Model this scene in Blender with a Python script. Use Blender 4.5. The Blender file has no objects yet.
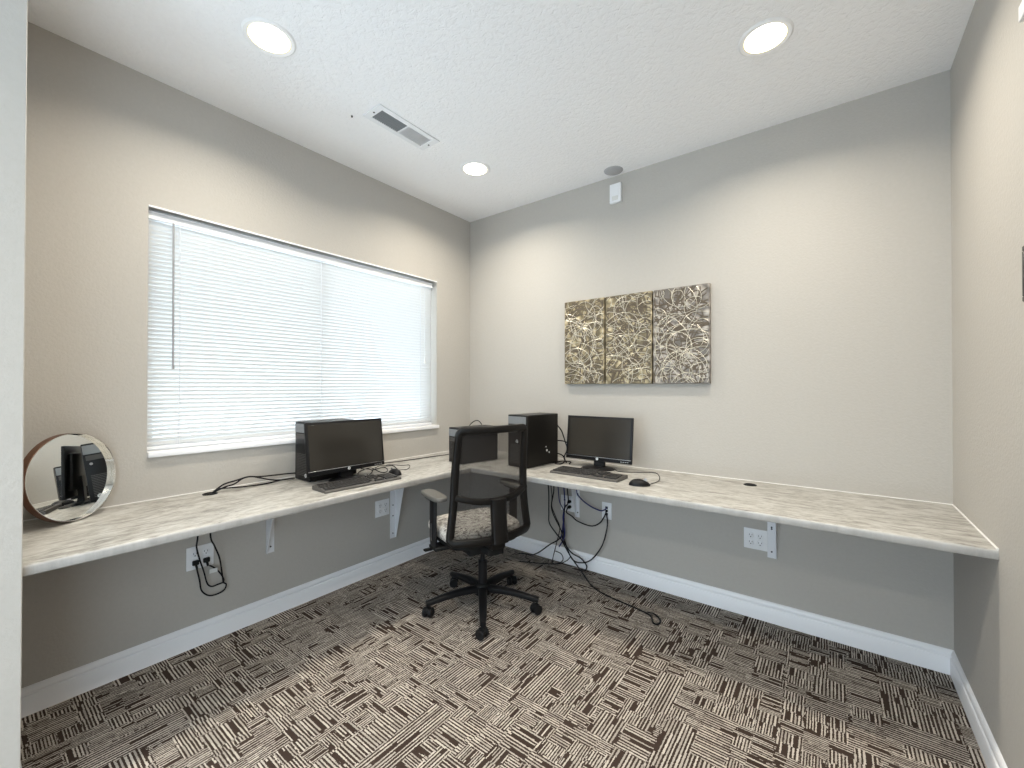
import bpy, bmesh, math, random
from mathutils import Vector, Matrix
PI = math.pi
S = bpy.context.scene
C = S.collection

# ------------------------------------------------------------------ camera
CAMPOS = (2.5385, -2.7289, 1.2935)
def setup_camera():
    a, b, r = math.radians(37.2515), math.radians(0.4034), math.radians(0.0676)
    F = Vector((-math.sin(a)*math.cos(b), math.cos(a)*math.cos(b), math.sin(b)))
    R = Vector((math.cos(a), math.sin(a), 0)); U = R.cross(F)
    R2 = R*math.cos(r)+U*math.sin(r); U2 = -R*math.sin(r)+U*math.cos(r)
    cd = bpy.data.cameras.new('camera'); cd.sensor_width = 36; cd.lens = 423.06*36/1024
    cd.clip_start = 0.02
    co = bpy.data.objects.new('camera', cd); C.objects.link(co)
    m = Matrix((R2, U2, -F)).transposed().to_4x4(); m.translation = Vector(CAMPOS)
    co.matrix_world = m
    S.camera = co
setup_camera()

# ------------------------------------------------------------------ world, exposure
S.view_settings.view_transform = 'Standard'
S.view_settings.look = 'None'
S.view_settings.gamma = 1
S.view_settings.use_curve_mapping = False
S.view_settings.exposure = 0.0
W = bpy.data.worlds.new('world'); S.world = W; W.use_nodes = True
bg = W.node_tree.nodes['Background']
bg.inputs[0].default_value = (0.74, 0.87, 1.0, 1); bg.inputs[1].default_value = 6.2
LAMP_W = 14.0          # watts per downlight
LAMP_COL = (1.0, 0.92, 0.78)

# ------------------------------------------------------------------ materials
def mat(name, col, rough=.6, metal=0, **k):
    m = bpy.data.materials.new(name); m.use_nodes = True
    b = m.node_tree.nodes['Principled BSDF']
    b.inputs['Base Color'].default_value = (*col, 1); b.inputs['Roughness'].default_value = rough
    b.inputs['Metallic'].default_value = metal
    for kk, v in k.items(): b.inputs[kk.replace('_', ' ')].default_value = v
    return m
class NT:
    def __init__(s, m): s.t = m.node_tree; s.n = s.t.nodes; s.b = s.n['Principled BSDF']
    def link(s, a, b): s.t.links.new(a, b)
    def new(s, ty): return s.n.new(ty)
    def m(s, op, a, b=None, c=None):
        n = s.n.new('ShaderNodeMath'); n.operation = op
        for i, v in enumerate((a, b, c)):
            if v is None: continue
            if isinstance(v, (int, float)): n.inputs[i].default_value = v
            else: s.link(v, n.inputs[i])
        return n.outputs[0]
    def pos(s):
        g = s.new('ShaderNodeNewGeometry'); sp = s.new('ShaderNodeSeparateXYZ'); s.link(g.outputs['Position'], sp.inputs[0])
        return g.outputs['Position'], sp.outputs
    def objc(s):
        g = s.new('ShaderNodeTexCoord'); sp = s.new('ShaderNodeSeparateXYZ'); s.link(g.outputs['Object'], sp.inputs[0])
        return g.outputs['Object'], sp.outputs
    def comb(s, x, y, z=0.0):
        n = s.new('ShaderNodeCombineXYZ')
        for i, v in enumerate((x, y, z)):
            if isinstance(v, (int, float)): n.inputs[i].default_value = v
            else: s.link(v, n.inputs[i])
        return n.outputs[0]
    def white(s, v):
        n = s.new('ShaderNodeTexWhiteNoise'); n.noise_dimensions = '3D'; s.link(v, n.inputs['Vector']); return n.outputs['Value']
    def noise(s, v, scale, detail=3, rough=.5, dist=0):
        n = s.new('ShaderNodeTexNoise'); s.link(v, n.inputs['Vector']); n.inputs['Scale'].default_value = scale
        n.inputs['Detail'].default_value = detail; n.inputs['Roughness'].default_value = rough; n.inputs['Distortion'].default_value = dist
        return n.outputs['Fac']
    def scale(s, v, sc):
        n = s.new('ShaderNodeVectorMath'); n.operation = 'MULTIPLY'; s.link(v, n.inputs[0]); n.inputs[1].default_value = sc; return n.outputs[0]
    def ramp(s, f, stops):
        n = s.new('ShaderNodeValToRGB'); e = n.color_ramp.elements
        e[0].position, e[0].color = stops[0][0], (*stops[0][1], 1); e[1].position, e[1].color = stops[-1][0], (*stops[-1][1], 1)
        for p, c in stops[1:-1]:
            q = e.new(p); q.color = (*c, 1)
        s.link(f, n.inputs[0]); return n.outputs[0]
    def mix(s, f, a, b):
        n = s.new('ShaderNodeMix'); n.data_type = 'RGBA'
        if isinstance(f, (int, float)): n.inputs[0].default_value = f
        else: s.link(f, n.inputs[0])
        for i, v in ((6, a), (7, b)):
            if isinstance(v, tuple): n.inputs[i].default_value = (*v, 1)
            else: s.link(v, n.inputs[i])
        return n.outputs[2]
    def bump(s, h, strength, dist):
        n = s.new('ShaderNodeBump'); n.inputs['Strength'].default_value = strength; n.inputs['Distance'].default_value = dist
        s.link(h, n.inputs['Height']); s.link(n.outputs[0], s.b.inputs['Normal'])

def wall_material():
    m = mat('greige_paint', (.55, .525, .49), .75); t = NT(m); p, _ = t.pos()
    t.link(t.mix(t.noise(p, 60, 4), (.445, .420, .385), (.485, .460, .425)), t.b.inputs['Base Color'])
    t.bump(t.noise(p, 95, 3, .6), .35, .004); return m
def ceiling_material():
    m = mat('ceiling_texture_paint', (.70, .70, .71), .9); t = NT(m); p, _ = t.pos()
    n = t.noise(p, 42, 4, .6, .6)
    t.link(t.mix(t.noise(p, 60, 3), (.90, .90, .91), (.94, .94, .95)), t.b.inputs['Base Color'])
    t.bump(t.m('SMOOTH_MIN', n, .55, .1), .6, .012); return m
def carpet_material():
    m = mat('carpet', (.2, .16, .13), .95); t = NT(m); p, o = t.pos(); x, y = o[0], o[1]
    # ragged block borders, then blocks of two sizes: each block picks a direction and a pitch for its lines
    w = t.m('MULTIPLY', t.m('SUBTRACT', t.white(t.comb(t.m('FLOOR', t.m('DIVIDE', y, .012)), t.m('FLOOR', t.m('DIVIDE', x, .012)), 2.0)), .5), .014)
    xw = t.m('ADD', x, w); yw = t.m('ADD', y, w)
    def block(cx, cy, sd): return t.comb(t.m('FLOOR', t.m('DIVIDE', xw, cx)), t.m('FLOOR', t.m('DIVIDE', yw, cy)), sd)
    def lerp(f, a, b): return t.m('MULTIPLY_ADD', t.m('SUBTRACT', b, a), f, a)
    def colr(v):
        n = t.new('ShaderNodeTexWhiteNoise'); n.noise_dimensions = '3D'; t.link(v, n.inputs['Vector'])
        q = t.new('ShaderNodeSeparateColor'); t.link(n.outputs['Color'], q.inputs[0]); return q.outputs
    cs = colr(block(.074, .064, 1.0)); cb = colr(block(.112, .128, 9.0))
    big_ = t.m('GREATER_THAN', cb[0], .62)
    o_ = t.m('GREATER_THAN', lerp(big_, cs[1], cb[1]), .5)
    along = lerp(o_, x, y); across = t.m('MULTIPLY_ADD', t.m('SUBTRACT', t.noise(p, 150, 2), .5), .006, lerp(o_, y, x))
    pitch = lerp(big_, t.m('MULTIPLY_ADD', cs[2], .004, .0086), .0128)
    q_ = t.m('DIVIDE', across, pitch); row = t.m('FLOOR', q_); fr = t.m('FRACT', q_)
    r0 = t.white(t.comb(row, o_, 3.3))
    sg = t.m('FLOOR', t.m('DIVIDE', t.m('MULTIPLY_ADD', r0, .17, along), .11))
    c2 = colr(t.comb(row, sg, o_))
    prof = t.m('MULTIPLY', t.m('GREATER_THAN', fr, .16), t.m('LESS_THAN', fr, t.m('MULTIPLY_ADD', c2[0], .26, .50)))
    L = t.m('MULTIPLY', t.m('MULTIPLY', prof, t.m('GREATER_THAN', c2[1], .10)), t.m('MULTIPLY_ADD', c2[2], .45, .55))
    fib = t.noise(p, 420, 2)
    L2 = t.m('MULTIPLY', L, t.m('ADD', .55, t.m('MULTIPLY', fib, .9)))
    big = t.noise(p, 3.0, 3)
    dark = t.mix(big, (.030, .019, .015), (.065, .045, .036))
    t.link(t.mix(t.m('MINIMUM', L2, 1.0), dark, (.60, .545, .48)), t.b.inputs['Base Color'])
    t.b.inputs['Specular IOR Level'].default_value = .1
    t.bump(t.m('ADD', L, fib), .5, .003); return m
def laminate(name, axis):
    m = mat(name, (.6, .58, .54), .38); t = NT(m); p, _ = t.pos()
    sc = (2.6, 9, .6) if axis == 0 else (9, 2.6, .6)
    v = t.scale(p, sc)
    a = t.noise(v, 2.6, 8, .68, 1.2); b = t.noise(v, 9, 6, .7, .6)
    f = t.m('ADD', t.m('MULTIPLY', a, .6), t.m('MULTIPLY', b, .4))
    t.link(t.ramp(f, [(.34, (.15, .14, .13)), (.44, (.30, .285, .26)), (.51, (.43, .415, .385)), (.64, (.58, .57, .545))]), t.b.inputs['Base Color'])
    # the rounded nosing is edged in a plainer greyer strip of the same laminate
    g = t.new('ShaderNodeNewGeometry'); q = t.new('ShaderNodeSeparateXYZ'); t.link(g.outputs['True Normal'], q.inputs[0])
    top = t.b.inputs['Base Color'].links[0].from_socket
    t.link(t.mix(t.m('MULTIPLY', t.m('LESS_THAN', q.outputs[2], .6), .7), top, (.43, .42, .41)), t.b.inputs['Base Color'])
    return m
def glow(name, col, st):
    m = bpy.data.materials.new(name); m.use_nodes = True; n = m.node_tree.nodes; n.clear()
    e = n.new('ShaderNodeEmission'); e.inputs[0].default_value = (*col, 1); e.inputs[1].default_value = st
    o = n.new('ShaderNodeOutputMaterial'); m.node_tree.links.new(e.outputs[0], o.inputs[0]); return m
def slat_material():
    m = mat('white_slat_vinyl', (.90, .90, .89), .4); n = m.node_tree.nodes; l = m.node_tree.links
    tr = n.new('ShaderNodeBsdfTranslucent'); tr.inputs[0].default_value = (.97, .90, .84, 1)
    mx = n.new('ShaderNodeMixShader'); mx.inputs[0].default_value = .125
    l.new(n['Principled BSDF'].outputs[0], mx.inputs[1]); l.new(tr.outputs[0], mx.inputs[2])
    l.new(mx.outputs[0], n['Material Output'].inputs[0]); return m
def mesh_fabric():
    m = mat('chair_mesh_fabric', (.016, .012, .010), .8); t = NT(m); _, o = t.objc()
    n = t.n; l = t.t.links
    a = t.m('LESS_THAN', t.m('FRACT', t.m('MULTIPLY', o[0], 330)), .66)
    b = t.m('LESS_THAN', t.m('FRACT', t.m('MULTIPLY', o[2], 330)), .60)
    hole = t.m('MULTIPLY', a, b)
    tr = n.new('ShaderNodeBsdfTransparent'); mx = n.new('ShaderNodeMixShader')
    l.new(hole, mx.inputs[0]); l.new(n['Principled BSDF'].outputs[0], mx.inputs[1]); l.new(tr.outputs[0], mx.inputs[2])
    l.new(mx.outputs[0], n['Material Output'].inputs[0]); return m
def seat_fabric():
    m = mat('seat_fabric', (.6, .57, .52), .9); t = NT(m); p, _ = t.objc()
    v = t.scale(p, (1, 2.6, 2.6)); f = t.noise(v, 38, 3, .6, .8)
    t.link(t.ramp(f, [(.40, (.16, .13, .12)), (.46, (.5, .47, .43)), (.55, (.68, .65, .60))]), t.b.inputs['Base Color'])
    t.bump(t.noise(p, 300, 2), .3, .002); return m
def glass_material():
    m = bpy.data.materials.new('window_glass'); m.use_nodes = True; n = m.node_tree.nodes; n.clear()
    g = n.new('ShaderNodeBsdfGlossy'); g.inputs['Roughness'].default_value = .02; tr = n.new('ShaderNodeBsdfTransparent')
    tr.inputs[0].default_value = (.95, .97, .97, 1); mx = n.new('ShaderNodeMixShader'); mx.inputs[0].default_value = .06
    o = n.new('ShaderNodeOutputMaterial'); l = m.node_tree.links
    l.new(tr.outputs[0], mx.inputs[1]); l.new(g.outputs[0], mx.inputs[2]); l.new(mx.outputs[0], o.inputs[0]); return m
def art_material(name, c0, c1):
    m = mat(name, c0, .45, .35); t = NT(m); p, _ = t.pos()
    vo = t.new('ShaderNodeTexVoronoi'); vo.inputs['Scale'].default_value = 25; t.link(p, vo.inputs['Vector'])
    f = t.m('ADD', t.m('MULTIPLY', vo.outputs['Distance'], .9), t.m('MULTIPLY', t.noise(p, 14, 4), .5))
    t.link(t.ramp(f, [(.25, c1), (.6, c0), (.85, tuple(v*.45 for v in c0))]), t.b.inputs['Base Color'])
    t.bump(t.m('SUBTRACT', 1.0, vo.outputs['Distance']), .5, .003); return m
def tower_side_material():
    m = mat('black_painted_steel', (.008, .007, .006), .3, Specular_IOR_Level=.3); t = NT(m); p, _ = t.pos()
    f = t.noise(p, 30, 3); rr = t.m('ADD', .25, t.m('MULTIPLY', f, .2)); t.link(rr, t.b.inputs['Roughness']); return m

MT = dict(
    wall=wall_material(), ceil=ceiling_material(), carpet=carpet_material(),
    lamx=laminate('laminate_back', 0), lamy=laminate('laminate_left', 1),
    base=mat('white_trim_paint', (.90, .90, .92), .35), white=mat('white_plastic', (.82, .83, .85), .4),
    whitemetal=mat('white_powder_coat', (.74, .75, .78), .45), slat=slat_material(),
    black=mat('black_plastic', (.007, .007, .008), .42, Specular_IOR_Level=.22), blackmat=mat('matte_black_plastic', (.008, .008, .008), .6, Specular_IOR_Level=.2),
    darkgrey=mat('dark_grey_plastic', (.055, .052, .05), .5), key=mat('key_plastic', (.018, .017, .017), .45),
    keytray=mat('keyboard_shell', (.075, .07, .065), .45),
    screen=mat('screen_glass', (.025, .022, .018), .16), tower=tower_side_material(),
    silver=mat('brushed_silver', (.45, .45, .46), .35, 1), chrome=mat('polished_nickel', (.82, .80, .76), .12, 1),
    mirror=mat('mirror_glass', (.88, .89, .87), .01, 1), rimback=mat('bronze_brown_rim', (.16, .08, .05), .4, .6),
    glass=glass_material(), mesh=mesh_fabric(), seat=seat_fabric(),
    frame=mat('chair_frame_plastic', (.007, .006, .0055), .36, Specular_IOR_Level=.22), armpad=mat('arm_pad_urethane', (.11, .105, .095), .5),
    cable=mat('black_cable', (.006, .006, .008), .5, Specular_IOR_Level=.2), bluecable=mat('dark_blue_cable', (.012, .016, .12), .45),
    tag=mat('paper_tag', (.7, .7, .68), .8), logo=mat('logo_silver', (.75, .76, .78), .3, .3),
    lens=glow('lamp_lens', (1, .96, .88), 9.0), lamprim=mat('lamp_trim_lit_yellow', (.85, .72, .38), .35),
    trim=mat('lamp_trim_white', (.85, .85, .85), .5), dark=mat('dark_opening', (.02, .022, .025), .8),
    ventgrey=mat('vent_shade_bay_grey', (.20, .21, .22), .5), cover=mat('grey_cover', (.42, .42, .43), .6),
    art1=art_material('champagne_lit_panel', (.36, .295, .18), (.68, .58, .38)), art3=art_material('taupe_panel', (.33, .29, .25), (.52, .47, .41)),  # left two grounds tinted brighter gold for the light falling on them
    artline=mat('relief_cream', (.74, .69, .58), .35, .3), artbrown=mat('relief_brown', (.10, .075, .048), .5),
    caulk=mat('white_caulk', (.8, .79, .77), .5), pframe=mat('picture_frame_dark', (.05, .045, .04), .5), steel=mat('steel_screw', (.05, .05, .05), .4, .6),
)

# ------------------------------------------------------------------ mesh helpers
class MB:
    def __init__(s): s.bm = bmesh.new(); s.mi = 0
    def _m(s, fs):
        for f in fs: f.material_index = s.mi
    def box(s, x0, x1, y0, y1, z0, z1, bev=0, seg=2):
        v = [s.bm.verts.new((x, y, z)) for x in (x0, x1) for y in (y0, y1) for z in (z0, z1)]
        fs = [s.bm.faces.new([v[i] for i in q]) for q in ((0, 1, 3, 2), (4, 6, 7, 5), (0, 4, 5, 1), (2, 3, 7, 6), (0, 2, 6, 4), (1, 5, 7, 3))]
        s._m(fs)
        if bev:
            es = set(e for f in fs for e in f.edges)
            r = bmesh.ops.bevel(s.bm, geom=list(es), offset=bev, segments=seg, affect='EDGES', profile=.5)
            s._m(r['faces'])
        return v
    def prism(s, pts, axis, a, b):
        # polygon pts (2D) extruded along axis from a to b
        def P(u, w, t):
            return ((t, u, w), (u, t, w), (u, w, t))[axis]
        A = [s.bm.verts.new(P(u, w, a)) for u, w in pts]; B = [s.bm.verts.new(P(u, w, b)) for u, w in pts]
        fs = [s.bm.faces.new(A), s.bm.faces.new(B[::-1])]
        n = len(pts)
        for i in range(n): fs.append(s.bm.faces.new((A[i], B[i], B[(i+1) % n], A[(i+1) % n])))
        s._m(fs)
    def lathe(s, prof, c=(0, 0, 0), n=32, M=None, caps=True):
        # prof: [(r, z)...] about the z axis, M an optional matrix
        rings = []
        for r, z in prof:
            ring = []
            for i in range(n):
                a = 2*PI*i/n; p = Vector((r*math.cos(a), r*math.sin(a), z))
                if M: p = M @ p
                ring.append(s.bm.verts.new(p+Vector(c)))
            rings.append(ring)
        fs = []
        for A, B in zip(rings, rings[1:]):
            for i in range(n): fs.append(s.bm.faces.new((A[i], A[(i+1) % n], B[(i+1) % n], B[i])))
        if caps: fs.append(s.bm.faces.new(rings[0][::-1])); fs.append(s.bm.faces.new(rings[-1]))
        s._m(fs)
    def cyl(s, p0, p1, r, n=16, r2=None):
        p0 = Vector(p0); p1 = Vector(p1); d = p1-p0
        M = d.to_track_quat('Z', 'Y').to_matrix()
        s.lathe([(r, 0), (r2 if r2 is not None else r, d.length)], p0, n, M)
    def sweep(s, pts, w, d, up=(0, 1, 0), n=8, closed=False, power=2.0):
        # elliptical section: w across (perpendicular to up), d along up
        pts = [Vector(p) for p in pts]; N = len(pts); rings = []; up = Vector(up)
        for i, p in enumerate(pts):
            if closed: t = pts[(i+1) % N]-pts[i-1]
            else: t = pts[min(i+1, N-1)]-pts[max(i-1, 0)]
            t.normalize(); u = up-t*up.dot(t)
            if u.length < 1e-4: u = Vector((0, 0, 1))-t*t.z
            u.normalize(); v = t.cross(u)
            ww = w[i] if isinstance(w, (list, tuple)) else w; dd = d[i] if isinstance(d, (list, tuple)) else d
            ring = []
            for k in range(n):
                a = 2*PI*k/n; ca, sa = math.cos(a), math.sin(a)
                e = 2/power
                ca = math.copysign(abs(ca)**e, ca); sa = math.copysign(abs(sa)**e, sa)
                ring.append(s.bm.verts.new(p+v*ca*ww+u*sa*dd))
            rings.append(ring)
        fs = []; rr = rings+[rings[0]] if closed else rings
        for A, B in zip(rr, rr[1:]):
            for k in range(n): fs.append(s.bm.faces.new((A[k], A[(k+1) % n], B[(k+1) % n], B[k])))
        if not closed: fs.append(s.bm.faces.new(rings[0][::-1])); fs.append(s.bm.faces.new(rings[-1]))
        s._m(fs)
    def tube(s, pts, r, n=6, sub=6, smooth=True):
        p = catmull(pts, sub) if smooth and len(pts) > 2 else [Vector(q) for q in pts]
        # drop zero-length steps
        q = [p[0]]
        for a in p[1:]:
            if (a-q[-1]).length > 1e-5: q.append(a)
        s.sweep(q, r, r, up=(.13, .21, .97), n=n)
    def build(s, name, ms, parent=None, smooth=True, ang=40):
        bmesh.ops.recalc_face_normals(s.bm, faces=s.bm.faces)
        me = bpy.data.meshes.new(name); s.bm.to_mesh(me); s.bm.free()
        for m in (ms if isinstance(ms, (list, tuple)) else [ms]): me.materials.append(m)
        if smooth:
            me.shade_smooth()
            try: me.set_sharp_from_angle(angle=math.radians(ang))
            except Exception: pass
        o = bpy.data.objects.new(name, me); C.objects.link(o)
        if parent: o.parent = parent
        return o
def catmull(pts, sub=6):
    P = [Vector(p) for p in pts]; P = [P[0]*2-P[1]]+P+[P[-1]*2-P[-2]]; out = []
    for i in range(1, len(P)-2):
        a, b, c, d = P[i-1:i+3]
        for k in range(sub):
            t = k/sub
            out.append(.5*((2*b)+(c-a)*t+(2*a-5*b+4*c-d)*t*t+(-a+3*b-3*c+d)*t**3))
    out.append(P[-2]); return out
def tag(o, label=None, cat=None, group=None, kind=None):
    if label: o['label'] = label
    if cat: o['category'] = cat
    if group: o['group'] = group
    if kind: o['kind'] = kind
    return o
def thing(name, label, cat, loc=(0, 0, 0), rz=0, group=None):
    o = bpy.data.objects.new(name, None); C.objects.link(o); o.location = loc; o.rotation_euler = (0, 0, rz)
    o.empty_display_size = .05
    return tag(o, label, cat, group)
def copy_tree(o, parent=None):
    c = o.copy(); C.objects.link(c); c.parent = parent
    for ch in list(o.children): copy_tree(ch, c)
    return c
def struct(mb, name, m, parent=None, **k):
    o = mb.build(name, m, parent, **k)
    if not parent: tag(o, kind='structure')
    return o

# ------------------------------------------------------------------ room shell
WX = 2.9657; H = 2.74; HC = .7638; YS = -2.608; YE = -5.2; XH = -1.4
WIN = (-2.19, -.39, .975, 2.138)      # y0, y1, z0, z1 of the window opening
m = MB(); m.box(XH-.15, WX+.15, YE-.15, .15, -.12, 0); struct(m, 'floor', MT['carpet'], smooth=False)
m = MB(); m.box(XH-.15, WX+.15, YE-.15, .15, H, H+.12); struct(m, 'ceiling', MT['ceil'], smooth=False)
m = MB()
m.box(-.15, 0, YS, WIN[0], 0, H); m.box(-.15, 0, WIN[1], 0, 0, H)
m.box(-.15, 0, WIN[0], WIN[1], 0, WIN[2]); m.box(-.15, 0, WIN[0], WIN[1], WIN[3], H)
struct(m, 'wall_left', MT['wall'], smooth=False)
m = MB(); m.box(-.15, WX+.15, 0, .15, 0, H); struct(m, 'wall_back', MT['wall'], smooth=False)
RY0, RY1 = -5.05, -3.1      # second pair of unseen glazed doors, added to light the left side
m = MB(); m.box(WX, WX+.15, RY1, 0, 0, H); m.box(WX, WX+.15, YE, RY0, 0, H); m.box(WX, WX+.15, RY0, RY1, 2.25, H); m.box(WX, WX+.15, RY0, RY1, 0, .03); struct(m, 'wall_right', MT['wall'], smooth=False)
m = MB(); m.box(XH, .66, YS-.125, YS, 0, H, .002, 1); struct(m, 'wall_front', MT['wall'], smooth=False)
GX0, GX1, GZ0, GZ1 = -.5, 2.6, .03, 2.25      # unseen glazed doors behind the camera, added to let in fill daylight
m = MB(); m.box(XH-.15, GX0, YE-.15, YE, 0, H); m.box(GX1, WX+.15, YE-.15, YE, 0, H); m.box(GX0, GX1, YE-.15, YE, GZ1, H); m.box(GX0, GX1, YE-.15, YE, 0, GZ0)
struct(m, 'wall_rear', MT['wall'], smooth=False)
dr = bpy.data.objects.new('added_door_1', None); C.objects.link(dr); tag(dr, kind='structure'); dr.location = (GX0, YE-.08, GZ0)
for k in range(3):
    a = (GX1-GX0)/3*k; b_ = (GX1-GX0)/3*(k+1); hh = GZ1-GZ0
    m = MB()
    for q in ((a, b_, 0, .06), (a, b_, hh-.06, hh), (a, a+.05, .06, hh-.06), (b_-.05, b_, .06, hh-.06)): m.box(q[0], q[1], -.02, .02, q[2], q[3], .003, 1)
    lf = m.build('added_door_leaf', MT['base'], dr)
    m = MB(); m.box(a+.05, b_-.05, -.003, .003, .06, hh-.06); m.build('added_door_pane', MT['glass'], lf)
d2 = bpy.data.objects.new('added_door_2', None); C.objects.link(d2); tag(d2, kind='structure'); d2.location = (WX+.08, RY0, GZ0)
for k in range(2):
    a = (RY1-RY0)/2*k; b_ = (RY1-RY0)/2*(k+1); hh = GZ1-GZ0
    m = MB()
    for q in ((a, b_, 0, .06), (a, b_, hh-.06, hh), (a, a+.05, .06, hh-.06), (b_-.05, b_, .06, hh-.06)): m.box(-.02, .02, q[0], q[1], q[2], q[3], .003, 1)
    lf = m.build('added_door_leaf', MT['base'], d2)
    m = MB(); m.box(-.003, .003, a+.05, b_-.05, .06, hh-.06); m.build('added_door_pane', MT['glass'], lf)
for (lx, ly, lz_, sx, sy, rot) in ((WX+.13, (RY0+RY1)/2, (GZ0+GZ1)/2, GZ1-GZ0, RY1-RY0, (0, PI/2, 0)), ((GX0+GX1)/2, YE-.13, (GZ0+GZ1)/2, GX1-GX0, GZ1-GZ0, (PI/2, 0, 0)), (-.149, -1.29, 1.55, 1.155, 1.8, (0, -PI/2, 0))):
    pl = bpy.data.lights.new('daylight_portal', 'AREA'); pl.shape = 'RECTANGLE'; pl.size = sx; pl.size_y = sy; pl.cycles.is_portal = True
    po = bpy.data.objects.new('daylight_portal', pl); C.objects.link(po); po.location = (lx, ly, lz_); po.rotation_euler = rot
m = MB(); m.box(XH-.15, XH, YE, YS, 0, H); struct(m, 'wall_side', MT['wall'], smooth=False)

# baseboards: flat board, a step and a rounded top
BP = [(0, 0), (.015, 0), (.015, .074), (.0135, .077), (.009, .079), (.009, .083), (.0115, .086), (.0115, .092), (.0085, .101), (.004, .108), (0, .110)]
m = MB(); m.prism([(u, w) for u, w in BP], 1, YS, -.0001); o = struct(m, 'baseboard_left', MT['base'])
m = MB(); m.prism([(-u, w) for u, w in BP], 0, .0001, WX-.0001); struct(m, 'baseboard_back', MT['base'])
m = MB(); m.prism([(WX-u, w) for u, w in BP], 1, RY1, -.0001); struct(m, 'baseboard_right', MT['base'])
m = MB(); m.prism([(.66+u, w) for u, w in BP], 1, YS-.125, YS); m.prism([(YS+u, w) for u, w in BP], 0, .015, .66)
struct(m, 'baseboard_front', MT['base'])

# ------------------------------------------------------------------ window
y0, y1, z0, z1 = WIN
w = bpy.data.objects.new('window_1', None); C.objects.link(w); w.location = (0, (y0+y1)/2, z0); tag(w, kind='structure')
def wl(mb, name, m_, **k):
    o = mb.build(name, m_, w, **k); o.location = (0, -(y0+y1)/2, -z0); return o
m = MB()
for (a, b, c, d) in ((y0, y1, z0+.015, z0+.06), (y0, y1, z1-.045, z1), (y0, y0+.045, z0+.06, z1-.045), (y1-.045, y1, z0+.06, z1-.045)): m.box(-.145, -.105, a, b, c, d, .003, 1)
wl(m, 'window_frame', MT['white'])
m = MB(); m.box(-.142, -.108, -1.345, -1.295, z0+.06, z1-.045, .003, 1); wl(m, 'window_mullion', MT['white'])
m = MB(); m.box(-.128, -.124, y0+.045, y1-.045, z0+.06, z1-.045); wl(m, 'window_pane', MT['glass'])
m = MB(); m.box(-.104, .022, y0+.001, y1+.012, z0-.012, z0+.014, .005, 2); wl(m, 'window_sill', MT['base'])
# header bead at the top front edge of the opening
m = MB(); m.box(-.006, .003, y0, y1, z1-.004, z1+.004, .001, 1); wl(m, 'corner_bead', MT['base'])

# venetian blind hanging in the opening
b = thing('venetian_blind', 'white mini venetian blind with closed slats hanging in the window', 'blind', (-.045, (y0+y1)/2, z1))
def bl(mb, name, m_, par=None, **k):
    o = mb.build(name, m_, par or b, **k)
    if par is None: o.location = (.045, -(y0+y1)/2, -z1)
    return o
by0, by1 = y0+.004, y1-.022
m = MB(); m.box(-.066, -.030, by0, by1, z1-.052, z1-.014, .003, 2); m.box(-.030, -.026, by0, by1, z1-.050, z1-.042); m.box(-.030, -.0265, by0, by1, z1-.022, z1-.014); bl(m, 'headrail', MT['white'])
m = MB(); zt = z1-.066; zb = z0+.045; N = 52
for i in range(N):
    z = zt+(zb-zt)*i/(N-1); a = math.radians(50); L = .0135
    pts = []
    for k in range(5):
        u = -1+k*.5; off = .0016*(1-u*u)
        pts.append((-.048+u*L*math.cos(a)+off*math.sin(a), z+u*L*math.sin(a)-off*math.cos(a)))
    th = .0006
    poly = pts+[(x-th*math.sin(a), zz+th*math.cos(a)) for x, zz in reversed(pts)]
    m.prism([(x, zz) for x, zz in poly], 1, by0, by1)
bl(m, 'slats', MT['slat'])
m = MB(); m.box(-.062, -.034, by0, by1, z0+.017, z0+.033, .004, 2); bl(m, 'bottom_rail', MT['white'])
for y in (by0+.125, -1.335, by1-.12):
    m = MB(); m.tube([(-.033, y, z1-.05), (-.033, y, z0+.03)], .0018, smooth=False); m.tube([(-.063, y, z1-.05), (-.063, y, z0+.03)], .0012, smooth=False)
    bl(m, 'ladder_cord', MT['white'])
m = MB(); m.tube([(-.020, by0+.095, z1-.05), (-.022, by0+.097, z1-.75)], .0042, n=6, smooth=False); m.cyl((-.022, by0+.097, z1-.76), (-.022, by0+.097, z1-.745), .0055)
tag(bl(m, 'tilt_wand', mat('clear_grey_acrylic', (.34, .34, .35), .2)), 'grey clear tilt wand')
m = MB(); m.tube([(-.022, by1-.085, z1-.05), (-.021, by1-.086, z1-.62)], .0016, smooth=False); m.cyl((-.021, by1-.086, z1-.66), (-.021, by1-.086, z1-.62), .008, 10, .003); bl(m, 'lift_cord', MT['white'])

# ------------------------------------------------------------------ countertop (one continuous L-shaped worktop)
ct = thing('countertop', 'long L-shaped grey and beige streaked laminate worktop along two walls', 'countertop', (0, 0, HC))
DL, DR, TH = .630, .668, .034
def edge_profile(dist):
    # section of the worktop from the wall outwards, rounded nosing
    r = .010
    p = [(0.0, -TH), (dist-.003, -TH), (dist, -TH+.003)]
    for k in range(5):
        a = k/4*PI/2; p.append((dist-r+r*math.cos(a), -r+r*math.sin(a)))
    p.append((0.0, 0)); return p
m = MB()
pr = edge_profile(DL)
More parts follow.
